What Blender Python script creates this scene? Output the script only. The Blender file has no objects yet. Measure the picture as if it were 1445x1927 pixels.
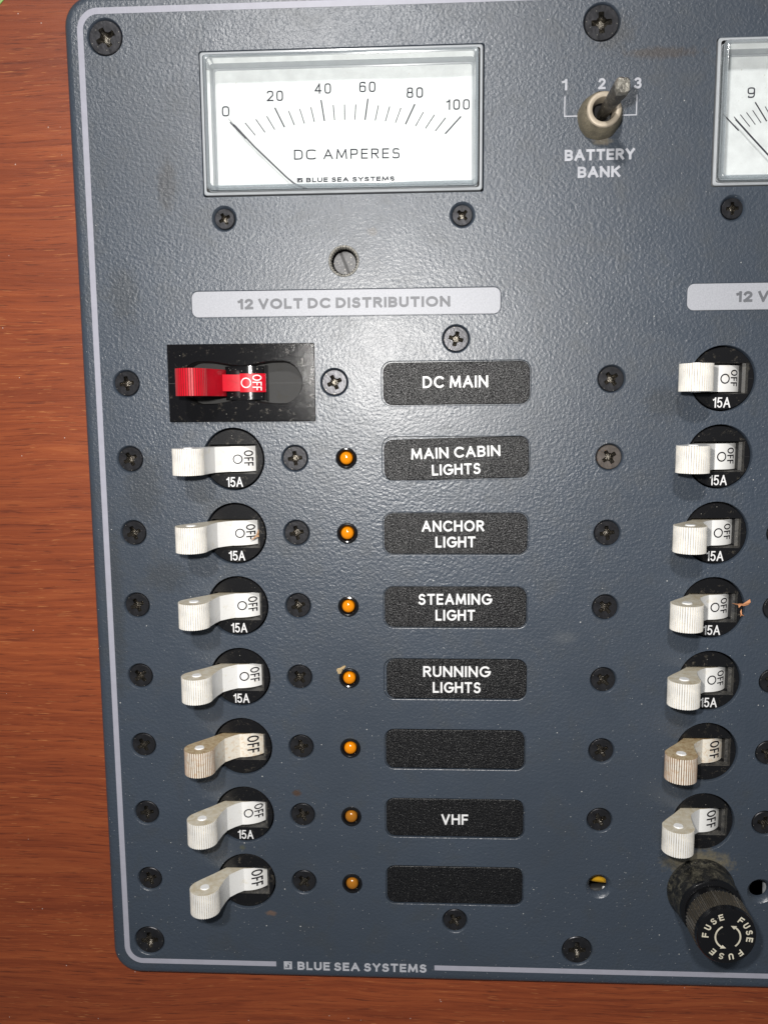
import bpy, bmesh, math, random
from math import sin, cos, pi, radians, sqrt, atan2, hypot
from mathutils import Matrix, Vector

scene = bpy.context.scene
MM = 0.001
# Layout frame: x right, y up, z out of the panel towards the viewer, all in millimetres.
# World frame: x right, -y towards the viewer, z up.
UP = Matrix.Rotation(pi / 2, 4, 'X')

# ------------------------------------------------------------------ camera
cam_d = bpy.data.cameras.new('camera')
cam = bpy.data.objects.new('camera', cam_d)
scene.collection.objects.link(cam)
RM = (Matrix.Rotation(-0.1274, 4, 'X') @ Matrix.Rotation(0.0487, 4, 'Y') @ Matrix.Rotation(-0.0019, 4, 'Z'))
cam.matrix_world = UP @ Matrix.Translation(Vector((4.4402, 11.8192, 205.9226)) * MM) @ RM
cam_d.sensor_fit = 'HORIZONTAL'
cam_d.sensor_width = 36.0
cam_d.lens = 36.0 * 1547.72 / 1445.0
cam_d.clip_start = 0.01
cam_d.clip_end = 20.0
scene.camera = cam

# ------------------------------------------------------------------ world, lamps, exposure
world = bpy.data.worlds.new('World')
scene.world = world
world.use_nodes = True
wn = world.node_tree
bg = wn.nodes['Background']
bg.inputs['Color'].default_value = (0.80, 0.90, 1.0, 1)
bg.inputs['Strength'].default_value = 0.085

def disk_lamp(name, pos, target, size, power, color, shape='DISK', size_y=None):
    ld = bpy.data.lights.new(name, 'AREA')
    ld.shape = shape
    ld.size = size * MM
    if size_y: ld.size_y = size_y * MM
    ld.energy = power
    ld.color = color
    lo = bpy.data.objects.new(name, ld)
    scene.collection.objects.link(lo)
    p = UP @ (Vector(pos) * MM); t = UP @ (Vector(target) * MM)
    lo.location = p
    lo.rotation_euler = (t - p).to_track_quat('-Z', 'Y').to_euler()
    return lo
# the phone's flash beside the lens, and the cabin's lamp overhead
disk_lamp('phone_flash', (-15, 33, 207), (0, -5, 0), 9, 0.50, (1.0, 0.97, 0.93))
disk_lamp('cabin_lamp', (-80, 378, 600), (0, 0, 0), 46, 2.7, (1.0, 0.98, 0.96))

scene.view_settings.view_transform = 'Standard'
scene.view_settings.look = 'None'
scene.view_settings.exposure = 0.0
scene.view_settings.gamma = 1.0
scene.render.engine = 'CYCLES'
scene.cycles.max_bounces = 10
scene.cycles.transparent_max_bounces = 12
scene.render.resolution_x = 767
scene.render.resolution_y = 1024

# ------------------------------------------------------------------ materials
def new_mat(name):
    m = bpy.data.materials.new(name)
    m.use_nodes = True
    nt = m.node_tree
    return m, nt, nt.nodes['Principled BSDF']

def nd(nt, kind, **kw):
    n = nt.nodes.new(kind)
    for k, v in kw.items():
        if k in ('operation', 'blend_type', 'data_type', 'feature', 'noise_dimensions', 'musgrave_type', 'interpolation', 'distance'):
            setattr(n, k, v)
        else:
            n.inputs[k].default_value = v
    return n

def coords(nt, sx=1000.0, sy=1000.0, sz=1000.0, sway=0.0):
    tc = nt.nodes.new('ShaderNodeTexCoord')
    mp = nt.nodes.new('ShaderNodeMapping')
    mp.inputs['Scale'].default_value = (sx, sy, sz)
    src = tc.outputs['Object']
    if sway:                      # the grain wanders gently up and down
        n = nt.nodes.new('ShaderNodeTexNoise'); n.inputs['Scale'].default_value = 9.0; n.inputs['Detail'].default_value = 3
        nt.links.new(src, n.inputs['Vector'])
        cb = nt.nodes.new('ShaderNodeCombineXYZ')
        mu = nt.nodes.new('ShaderNodeMath'); mu.operation = 'MULTIPLY'; mu.inputs[1].default_value = sway
        nt.links.new(n.outputs['Fac'], mu.inputs[0]); nt.links.new(mu.outputs[0], cb.inputs['Y'])
        ad = nt.nodes.new('ShaderNodeVectorMath'); ad.operation = 'ADD'
        nt.links.new(src, ad.inputs[0]); nt.links.new(cb.outputs[0], ad.inputs[1])
        src = ad.outputs[0]
    nt.links.new(src, mp.inputs['Vector'])
    return mp.outputs['Vector']

def ramp(nt, fac, stops):
    r = nt.nodes.new('ShaderNodeValToRGB')
    e = r.color_ramp.elements
    while len(e) < len(stops): e.new(0.5)
    for i, (p, c) in enumerate(stops):
        e[i].position = p
        e[i].color = c if len(c) == 4 else (*c, 1)
    nt.links.new(fac, r.inputs['Fac'])
    return r.outputs['Color']

def mixc(nt, fac, a, b, mode='MIX'):
    m = nt.nodes.new('ShaderNodeMix'); m.data_type = 'RGBA'; m.blend_type = mode
    def put(sock, v):
        if hasattr(v, 'is_linked') or isinstance(v, bpy.types.NodeSocket): nt.links.new(v, sock)
        elif isinstance(v, (int, float)): sock.default_value = v
        else: sock.default_value = (*v, 1) if len(v) == 3 else v
    put(m.inputs[0], fac); put(m.inputs[6], a); put(m.inputs[7], b)
    return m.outputs[2]

def noise(nt, vec, scale, detail=3.0, rough=0.5, dist=0.0):
    n = nt.nodes.new('ShaderNodeTexNoise')
    n.inputs['Scale'].default_value = scale; n.inputs['Detail'].default_value = detail
    n.inputs['Roughness'].default_value = rough; n.inputs['Distortion'].default_value = dist
    nt.links.new(vec, n.inputs['Vector'])
    return n.outputs['Fac']

def voro(nt, vec, scale, feature='F1', out='Distance', rnd=1.0):
    n = nt.nodes.new('ShaderNodeTexVoronoi'); n.feature = feature
    n.inputs['Scale'].default_value = scale; n.inputs['Randomness'].default_value = rnd
    nt.links.new(vec, n.inputs['Vector'])
    return n.outputs[out]

def mathn(nt, op, a, b=None, c=None, clamp=False):
    n = nt.nodes.new('ShaderNodeMath'); n.operation = op; n.use_clamp = clamp
    for i, v in enumerate((a, b, c)):
        if v is None: continue
        if isinstance(v, bpy.types.NodeSocket): nt.links.new(v, n.inputs[i])
        else: n.inputs[i].default_value = v
    return n.outputs[0]

def bump(nt, h, dist_mm, strength=1.0, normal=None):
    b = nt.nodes.new('ShaderNodeBump')
    b.inputs['Strength'].default_value = strength
    b.inputs['Distance'].default_value = dist_mm * MM
    nt.links.new(h, b.inputs['Height'])
    if normal is not None: nt.links.new(normal, b.inputs['Normal'])
    return b.outputs['Normal']

def specks(nt, vec, scale, size, keep, seed=0.0):
    """small round grains of dust: 1 where a grain lies"""
    off = nt.nodes.new('ShaderNodeVectorMath'); off.operation = 'ADD'
    off.inputs[1].default_value = (seed, seed * 1.7, seed * 0.3)
    nt.links.new(vec, off.inputs[0])
    v = nt.nodes.new('ShaderNodeTexVoronoi'); v.inputs['Scale'].default_value = scale
    nt.links.new(off.outputs[0], v.inputs['Vector'])
    near = mathn(nt, 'LESS_THAN', v.outputs['Distance'], size)
    sp = nt.nodes.new('ShaderNodeSeparateColor'); nt.links.new(v.outputs['Color'], sp.inputs[0])
    k = mathn(nt, 'LESS_THAN', sp.outputs[0], keep)
    return mathn(nt, 'MULTIPLY', near, k)

def plain(name, col, rough=0.5, metal=0.0, bump_mm=0.0, bscale=2.0, var=0.0, dust=0.0, dustcol=(0.45, 0.42, 0.36), spec=0.5, rvar=0.0):
    m, nt, p = new_mat(name)
    p.inputs['Roughness'].default_value = rough
    p.inputs['Metallic'].default_value = metal
    p.inputs['Specular IOR Level'].default_value = spec
    vec = coords(nt)
    c = col
    if var:
        n = noise(nt, vec, 0.35, 5, 0.6)
        c = mixc(nt, ramp(nt, n, [(0.3, (0, 0, 0)), (0.7, (1, 1, 1))]), tuple(v * (1 - var) for v in col), tuple(min(1, v * (1 + var)) for v in col))
    if dust:
        s = mathn(nt, 'MAXIMUM', specks(nt, vec, 1.3, 0.16, dust), specks(nt, vec, 2.6, 0.2, dust, 7.3))
        c = mixc(nt, s, c, dustcol)
    if isinstance(c, bpy.types.NodeSocket): nt.links.new(c, p.inputs['Base Color'])
    else: p.inputs['Base Color'].default_value = (*c, 1)
    if rvar:
        n2 = noise(nt, vec, 0.8, 4, 0.6)
        nt.links.new(mathn(nt, 'MULTIPLY_ADD', n2, rvar, rough - rvar / 2), p.inputs['Roughness'])
    if bump_mm:
        nt.links.new(bump(nt, noise(nt, vec, bscale, 3, 0.6), bump_mm), p.inputs['Normal'])
    return m

def panel_paint():
    m, nt, p = new_mat('slate_blue_hammered_paint')
    vec = coords(nt)
    big = noise(nt, vec, 0.018, 5, 0.6)
    mid = noise(nt, vec, 0.11, 6, 0.65, 0.4)
    fine = noise(nt, vec, 3.0, 3, 0.6)
    c = mixc(nt, ramp(nt, big, [(0.35, (0, 0, 0)), (0.65, (1, 1, 1))]), (0.039, 0.051, 0.070), (0.047, 0.062, 0.086))
    c = mixc(nt, mathn(nt, 'MULTIPLY', ramp(nt, mid, [(0.52, (0, 0, 0)), (0.68, (1, 1, 1))]), 0.35), c, (0.038, 0.042, 0.043))
    c = mixc(nt, mathn(nt, 'MULTIPLY', ramp(nt, fine, [(0.35, (0, 0, 0)), (0.75, (1, 1, 1))]), 0.35), c, (0.060, 0.074, 0.094))
    # dust lies thicker on the lower part of the panel and along its left margin
    sep = nt.nodes.new('ShaderNodeSeparateXYZ'); nt.links.new(vec, sep.inputs[0])
    low = nt.nodes.new('ShaderNodeMapRange'); nt.links.new(sep.outputs['Y'], low.inputs['Value'])
    low.inputs['From Min'].default_value = 40; low.inputs['From Max'].default_value = -150
    low.inputs['To Min'].default_value = 0.008; low.inputs['To Max'].default_value = 0.10
    off = nt.nodes.new('ShaderNodeTexVoronoi'); off.inputs['Scale'].default_value = 0.75; nt.links.new(vec, off.inputs['Vector'])
    spc = nt.nodes.new('ShaderNodeSeparateColor'); nt.links.new(off.outputs['Color'], spc.inputs[0])
    d1 = mathn(nt, 'MULTIPLY', mathn(nt, 'LESS_THAN', off.outputs['Distance'], mathn(nt, 'MULTIPLY_ADD', spc.outputs[1], 0.11, 0.03)), mathn(nt, 'LESS_THAN', spc.outputs[0], low.outputs[0]))
    v2 = nt.nodes.new('ShaderNodeTexVoronoi'); v2.inputs['Scale'].default_value = 1.7; nt.links.new(vec, v2.inputs['Vector'])
    sp2 = nt.nodes.new('ShaderNodeSeparateColor'); nt.links.new(v2.outputs['Color'], sp2.inputs[0])
    d2 = mathn(nt, 'MULTIPLY', mathn(nt, 'LESS_THAN', v2.outputs['Distance'], 0.13), mathn(nt, 'LESS_THAN', sp2.outputs[0], low.outputs[0]))
    c = mixc(nt, mathn(nt, 'MULTIPLY', mathn(nt, 'MAXIMUM', d1, d2), 0.85), c, (0.52, 0.52, 0.50))
    edge = noise(nt, vec, 0.5, 5, 0.7)
    def blot(c, x, y, rx, ry, col, amt):
        dx = mathn(nt, 'DIVIDE', mathn(nt, 'SUBTRACT', sep.outputs['X'], x), rx)
        dy = mathn(nt, 'DIVIDE', mathn(nt, 'SUBTRACT', sep.outputs['Y'], y), ry)
        d = mathn(nt, 'SQRT', mathn(nt, 'ADD', mathn(nt, 'MULTIPLY', dx, dx), mathn(nt, 'MULTIPLY', dy, dy)))
        d = mathn(nt, 'ADD', d, mathn(nt, 'MULTIPLY_ADD', edge, 1.6, -0.8))
        f = ramp(nt, d, [(0.45, (amt, amt, amt)), (1.0, (0, 0, 0))])
        return mixc(nt, f, c, col)
    ox, oy = 0.0, 0.0
    c = blot(c, -58 + ox, 66 + oy, 3.0, 7.0, (0.018, 0.018, 0.020), 0.6)
    c = blot(c, -29.5 + ox, -89.8 + oy, 1.6, 1.1, (0.07, 0.035, 0.015), 0.8)
    c = blot(c, 60 + ox, 93 + oy, 10.0, 1.6, (0.05, 0.035, 0.025), 0.6)
    c = blot(c, 76 + ox, -107.5 + oy, 10.5, 4.0, (0.17, 0.145, 0.09), 0.75)
    c = blot(c, 46.5 + ox, 73.6 + oy, 3.0, 1.0, (0.20, 0.17, 0.12), 0.7)
    c = blot(c, -37.3 + ox, -124.4 + oy, 1.8, 0.9, (0.17, 0.10, 0.06), 0.6)
    c = blot(c, -44.5, -105.6, 1.0, .9, (0.10, 0.10, 0.05), 0.5)
    for bx_, by_, rx_, ry_ in ((-67, -8, 6, 12), (-62, -31, 7, 5), (-48, -14, 5, 4), (-70, 40, 5, 9), (-76, -40, 3, 30), (63, 12, 6, 5)):
        c = blot(c, bx_, by_, rx_, ry_, (0.034, 0.036, 0.035), 0.38)
    c = blot(c, 48, 98, 6.5, 5.5, (0.035, 0.033, 0.030), 0.45)
    c = blot(c, -8, 54, 1.6, 1.2, (0.06, 0.045, 0.03), 0.5)
    c = blot(c, 40, -47, 4.0, 2.0, (0.10, 0.11, 0.12), 0.4)
    nt.links.new(c, p.inputs['Base Color'])
    r = mathn(nt, 'MULTIPLY_ADD', mid, 0.26, 0.25)
    nt.links.new(r, p.inputs['Roughness'])
    p.inputs['Specular IOR Level'].default_value = 0.85
    # hammered relief: pebbled lumps, with finer grain over them
    v = voro(nt, vec, 1.45, 'SMOOTH_F1')
    h1 = noise(nt, vec, 1.30, 2.0, 0.5, 0.0)
    h = mathn(nt, 'MULTIPLY_ADD', v, -0.45, h1)
    amp = ramp(nt, big, [(0.35, (0.45, 0.45, 0.45)), (0.65, (1, 1, 1))])
    h = mathn(nt, 'MULTIPLY', h, amp)
    n1 = bump(nt, h, 0.145, 0.9)
    n2 = bump(nt, fine, 0.07, 0.9, n1)
    nt.links.new(n2, p.inputs['Normal'])
    p.inputs['Coat Weight'].default_value = 0.20
    p.inputs['Coat Roughness'].default_value = 0.27
    p.inputs['Coat IOR'].default_value = 1.5
    nt.links.new(n1, p.inputs['Coat Normal'])
    return m

def wood_mat():
    m, nt, p = new_mat('varnished_mahogany')
    vec = coords(nt)
    g = coords(nt, 26.0, 560.0, 560.0, 0.011)        # long streaks along the grain
    g2 = coords(nt, 110.0, 2400.0, 2400.0, 0.011)     # pores and flecks
    g3 = coords(nt, 190.0, 3600.0, 3600.0, 0.011)
    warp = noise(nt, g, 0.25, 3, 0.5, 0.5)
    a = noise(nt, g, 1.0, 7, 0.65, 0.9)
    c = ramp(nt, a, [(0.20, (0.145, 0.032, 0.013)), (0.42, (0.235, 0.053, 0.019)), (0.55, (0.290, 0.068, 0.023)), (0.80, (0.390, 0.110, 0.036))])
    wide = noise(nt, coords(nt, 5.0, 60.0, 60.0, 0.03), 1.0, 3, 0.5, 0.3)
    c = mixc(nt, ramp(nt, wide, [(0.30, (0.0, 0.0, 0.0)), (0.70, (0.38, 0.38, 0.38))]), c, (0.130, 0.027, 0.013))
    pore = noise(nt, g2, 1.0, 3, 0.6, 0.2)
    c = mixc(nt, ramp(nt, pore, [(0.57, (0, 0, 0)), (0.68, (0.60, 0.60, 0.60))]), c, (0.050, 0.013, 0.010))
    fl = noise(nt, g3, 1.0, 2, 0.5, 0.1)
    blot = noise(nt, vec, 0.05, 2, 0.5)
    flm = mathn(nt, 'MULTIPLY', ramp(nt, fl, [(0.65, (0, 0, 0)), (0.71, (1, 1, 1))]), ramp(nt, blot, [(0.40, (0.15, 0.15, 0.15)), (0.6, (0.85, 0.85, 0.85))]))
    c = mixc(nt, flm, c, (0.46, 0.18, 0.065))
    dust = specks(nt, vec, 0.35, 0.05, 0.3)
    c = mixc(nt, mathn(nt, 'MULTIPLY', dust, 0.8), c, (0.6, 0.5, 0.45))
    nt.links.new(c, p.inputs['Base Color'])
    p.inputs['Roughness'].default_value = 0.42
    p.inputs['Specular IOR Level'].default_value = 0.40
    nb = bump(nt, mathn(nt, 'SUBTRACT', a, mathn(nt, 'MULTIPLY', pore, 0.6)), 0.12, 0.8)
    nt.links.new(nb, p.inputs['Normal'])
    _ = warp
    return m

def label_mat():
    m, nt, p = new_mat('black_grained_label')
    vec = coords(nt)
    f1 = noise(nt, vec, 3.0, 2, 0.75)
    c = mixc(nt, ramp(nt, f1, [(0.45, (0, 0, 0)), (0.70, (1, 1, 1))]), (0.005, 0.005, 0.006), (0.016, 0.016, 0.016))
    s = specks(nt, vec, 3.0, 0.20, 0.07)
    c = mixc(nt, s, c, (0.20, 0.20, 0.19))
    nt.links.new(c, p.inputs['Base Color'])
    p.inputs['Roughness'].default_value = 0.36
    glint = ramp(nt, noise(nt, vec, 3.7, 1, 0.5), [(0.40, (0.12, 0.12, 0.12)), (0.68, (1.0, 1.0, 1.0))])
    nt.links.new(glint, p.inputs['Specular IOR Level'])
    p.inputs['Coat Weight'].default_value = 0.0
    nt.links.new(bump(nt, f1, 0.17, 1.0), p.inputs['Normal'])
    return m

def silver_plate_mat():
    m, nt, p = new_mat('silver_grained_plate')
    vec = coords(nt)
    f1 = noise(nt, vec, 2.8, 2, 0.7)
    c = mixc(nt, f1, (0.30, 0.31, 0.34), (0.48, 0.49, 0.53))
    nt.links.new(c, p.inputs['Base Color'])
    p.inputs['Roughness'].default_value = 0.45
    nt.links.new(bump(nt, f1, 0.05, 0.8), p.inputs['Normal'])
    return m

def clear_mat(name, tint, rough, opac, diff, fres=0.06, spec_col=(1, 1, 1)):
    """clear acrylic: lets most light straight through, with a gloss and a share of body colour"""
    m = bpy.data.materials.new(name); m.use_nodes = True
    nt = m.node_tree
    for n in list(nt.nodes): nt.nodes.remove(n)
    out = nt.nodes.new('ShaderNodeOutputMaterial')
    tr = nt.nodes.new('ShaderNodeBsdfTransparent'); tr.inputs[0].default_value = (*tint, 1)
    df = nt.nodes.new('ShaderNodeBsdfDiffuse'); df.inputs[0].default_value = (*diff, 1)
    gl = nt.nodes.new('ShaderNodeBsdfGlossy'); gl.inputs['Roughness'].default_value = rough; gl.inputs[0].default_value = (*spec_col, 1)
    m1 = nt.nodes.new('ShaderNodeMixShader'); m1.inputs[0].default_value = opac
    nt.links.new(tr.outputs[0], m1.inputs[1]); nt.links.new(df.outputs[0], m1.inputs[2])
    fr = nt.nodes.new('ShaderNodeFresnel'); fr.inputs['IOR'].default_value = 1.49
    ad = mathn(nt, 'ADD', fr.outputs[0], fres - 0.04, clamp=True)
    m2 = nt.nodes.new('ShaderNodeMixShader')
    nt.links.new(ad, m2.inputs[0]); nt.links.new(m1.outputs[0], m2.inputs[1]); nt.links.new(gl.outputs[0], m2.inputs[2])
    nt.links.new(m2.outputs[0], out.inputs[0])
    return m

def each_own(nt, vec):
    """shift a texture by a random amount per object, so that repeats wear differently"""
    oi = nt.nodes.new('ShaderNodeObjectInfo')
    ad = nt.nodes.new('ShaderNodeVectorMath'); ad.operation = 'ADD'
    nt.links.new(vec, ad.inputs[0]); nt.links.new(mathn(nt, 'MULTIPLY', oi.outputs['Random'], 400.0), ad.inputs[1])
    return ad.outputs[0]

def handle_mat(name, base, stain, amount, scale=0.5):
    m, nt, p = new_mat(name)
    vec = each_own(nt, coords(nt))
    n = noise(nt, vec, scale, 5, 0.7, 0.4)
    c = mixc(nt, ramp(nt, n, [(0.62 - amount * 0.35, (0, 0, 0)), (0.80 - amount * 0.15, (1, 1, 1))]), base, stain)
    s = specks(nt, vec, 1.4, 0.10, 0.05 + 0.15 * amount)
    c = mixc(nt, s, c, tuple(v * 0.55 for v in stain))
    nt.links.new(c, p.inputs['Base Color'])
    p.inputs['Roughness'].default_value = 0.38
    p.inputs['Subsurface Weight'].default_value = 0.0
    nt.links.new(bump(nt, noise(nt, vec, 1.5, 3, 0.5), 0.02, 0.6), p.inputs['Normal'])
    return m

def dusty_black(name, amount, base=(0.012, 0.012, 0.013), rough=0.35, dust=(0.22, 0.19, 0.14)):
    m, nt, p = new_mat(name)
    vec = each_own(nt, coords(nt))
    n = noise(nt, vec, 0.55, 6, 0.75, 0.5)
    s = noise(nt, vec, 5.0, 2, 0.7)
    f = mathn(nt, 'MULTIPLY', ramp(nt, n, [(0.62 - 0.4 * amount, (0, 0, 0)), (0.85 - 0.3 * amount, (1, 1, 1))]), ramp(nt, s, [(0.35, (0.1, 0.1, 0.1)), (0.65, (1, 1, 1))]))
    c = mixc(nt, f, base, dust)
    g = specks(nt, vec, 1.6, 0.11, 0.025 + 0.1 * amount)
    c = mixc(nt, g, c, (0.5, 0.48, 0.42))
    nt.links.new(c, p.inputs['Base Color'])
    nt.links.new(mathn(nt, 'MULTIPLY_ADD', f, 0.5, rough, clamp=True), p.inputs['Roughness'])
    nt.links.new(bump(nt, s, 0.04, 0.4 + 0.5 * amount), p.inputs['Normal'])
    return m

M = {}
M['panel'] = panel_paint()
M['wood'] = wood_mat()
M['label'] = label_mat()
M['silver'] = silver_plate_mat()
M['stripe'] = plain('silver_grey_stripe_paint', (0.36, 0.36, 0.42), 0.42, bump_mm=0.03, bscale=1.2, var=0.05)
M['print_silver'] = plain('silver_print', (0.44, 0.45, 0.49), 0.5, bump_mm=0.02, bscale=1.5, var=0.12)
M['print_white'] = plain('white_print', (0.80, 0.80, 0.80), 0.5)
M['print_grey'] = plain('grey_print', (0.135, 0.14, 0.155), 0.5, var=0.12)
M['print_black'] = plain('black_print', (0.012, 0.011, 0.016), 0.5)
M['print_dial'] = plain('dial_print', (0.022, 0.020, 0.032), 0.7, spec=0.1)
M['print_cream'] = plain('worn_cream_print', (0.62, 0.58, 0.46), 0.6, var=0.2)
M['screw'] = plain('black_oxide_screw', (0.036, 0.036, 0.040), 0.33, 0.6, bump_mm=0.04, bscale=1.6, var=0.35, dust=0.06, rvar=0.3)
M['screw_rust'] = plain('rusting_screw', (0.115, 0.10, 0.09), 0.45, 0.7, bump_mm=0.03, bscale=1.6, var=0.3, dust=0.35, dustcol=(0.25, 0.10, 0.03), rvar=0.2)
M['screw_cut'] = plain('screw_recess_metal', (0.11, 0.10, 0.085), 0.25, 0.9, bump_mm=0.16, bscale=2.5, var=0.85)  # strong pale and dark mottling paints glints on the recess edges into the colour
M['blackhole'] = plain('dark_recess', (0.008, 0.008, 0.009), 0.5)
M['boss'] = dusty_black('black_breaker_plastic', 0.12, (0.008, 0.008, 0.009), rough=0.26)
M['boss_dusty'] = dusty_black('dusty_breaker_plastic', 0.55, (0.03, 0.03, 0.03), 0.4, (0.15, 0.14, 0.12))
M['recess'] = dusty_black('dull_recess_plastic', 0.2, (0.010, 0.010, 0.010), rough=0.6, dust=(0.10, 0.09, 0.07))
M['frame'] = dusty_black('smudged_gloss_frame', 0.10, (0.006, 0.006, 0.007), rough=0.14)
M['gloss'] = plain('gloss_black_plastic', (0.010, 0.010, 0.011), 0.12, bump_mm=0.01, dust=0.10)
M['bezel'] = plain('black_bezel_plastic', (0.008, 0.008, 0.009), 0.16, dust=0.05)
M['orange'] = plain('amber_lens_plastic', (0.74, 0.235, 0.004), 0.14)
M['orange_dim'] = plain('dull_amber_lens_plastic', (0.36, 0.135, 0.012), 0.2, var=0.1)
M['white'] = handle_mat('white_handle_plastic', (0.85, 0.845, 0.825), (0.74, 0.68, 0.55), 0.14)
M['white_top'] = handle_mat('dust_filmed_handle_plastic', (0.66, 0.62, 0.52), (0.50, 0.42, 0.28), 0.7)
M['white_rib'] = plain('grimy_rib_groove', (0.64, 0.60, 0.52), 0.7, var=0.3)
M['stained'] = handle_mat('stained_handle_plastic', (0.82, 0.77, 0.67), (0.62, 0.43, 0.25), 0.38, 0.9)
M['stained_top'] = handle_mat('brown_dusted_handle_plastic', (0.52, 0.42, 0.26), (0.30, 0.18, 0.08), 0.6, 0.8)
M['stained_rib'] = plain('brown_rib_groove', (0.26, 0.13, 0.055), 0.8, var=0.4)
M['pin'] = plain('white_pin_plastic', (0.86, 0.86, 0.85), 0.3)
M['red'] = handle_mat('red_handle_plastic', (0.56, 0.006, 0.020), (0.44, 0.006, 0.014), 0.3)
M['red'].node_tree.nodes['Principled BSDF'].inputs['Specular IOR Level'].default_value = 0.25
M['red_rib'] = plain('dark_red_rib_groove', (0.20, 0.004, 0.006), 0.6)
M['tray'] = plain('grey_white_meter_plastic', (0.42, 0.44, 0.46), 0.12, var=0.05)
M['dial'] = plain('white_dial_card', (0.74, 0.76, 0.76), 0.6, spec=0.2, var=0.08, dust=0.02, dustcol=(0.55, 0.52, 0.45))
M['clear'] = clear_mat('clear_acrylic_window', (0.95, 0.96, 0.96), 0.010, 0.02, (0.8, 0.8, 0.8), 0.05)
M['clear_edge'] = clear_mat('clear_acrylic_edge', (0.80, 0.85, 0.88), 0.05, 0.30, (0.62, 0.66, 0.68), 0.22)
M['needle'] = plain('dark_needle_paint', (0.022, 0.02, 0.032), 0.4)
M['nut'] = dusty_black('corroded_khaki_nut', 0.9, (0.12, 0.105, 0.075), 0.6, (0.30, 0.26, 0.18))
M['nut_ring'] = plain('worn_brass_ring', (0.42, 0.36, 0.28), 0.5, 0.2, bump_mm=0.03, var=0.15)
M['lever'] = plain('corroded_lever_metal', (0.09, 0.082, 0.068), 0.45, 0.6, bump_mm=0.25, bscale=1.0, var=0.85, dust=0.3)
M['lever_tip'] = plain('scraped_lever_tip', (0.28, 0.265, 0.23), 0.4, 0.5, bump_mm=0.25, bscale=1.3, var=0.6)
M['sleeve'] = plain('bright_sleeve_metal', (0.55, 0.53, 0.48), 0.25, 0.45, bump_mm=0.15, bscale=1.3, var=0.4)
M['slot_face'] = plain('black_slotted_face', (0.060, 0.060, 0.062), 0.36, 0.3, bump_mm=0.03, var=0.3, dust=0.2)
M['fuse'] = dusty_black('black_fuse_plastic', 0.0, (0.007, 0.007, 0.008), rough=0.14)
M['fuse_dusty'] = dusty_black('dust_caked_fuse_plastic', 0.42, (0.010, 0.010, 0.010), 0.4, (0.22, 0.20, 0.14))
M['fuse_knurl'] = dusty_black('glint_toned_dusty_knurl', 0.20, (0.050, 0.044, 0.035), 0.22, (0.22, 0.17, 0.10))  # base colour lightened in place of glints on the ridges, with brown dust over
M['yellow'] = plain('yellow_wire_sleeve', (0.70, 0.38, 0.02), 0.4)
M['wire_black'] = plain('black_wire_sleeve', (0.02, 0.02, 0.02), 0.4)
M['cavity'] = plain('dark_cavity_wall', (0.03, 0.028, 0.025), 0.8)
M['flake'] = plain('tan_flake', (0.46, 0.34, 0.18), 0.8, bump_mm=0.2, bscale=1.2, var=0.25)
M['shaving'] = plain('brown_shaving', (0.42, 0.24, 0.13), 0.7, bump_mm=0.1, var=0.3)
M['orange_fibre'] = plain('orange_wood_fibre', (0.62, 0.28, 0.13), 0.7, bump_mm=0.1, var=0.2)
M['green'] = plain('pale_green_tape', (0.30, 0.52, 0.16), 0.5)

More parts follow.
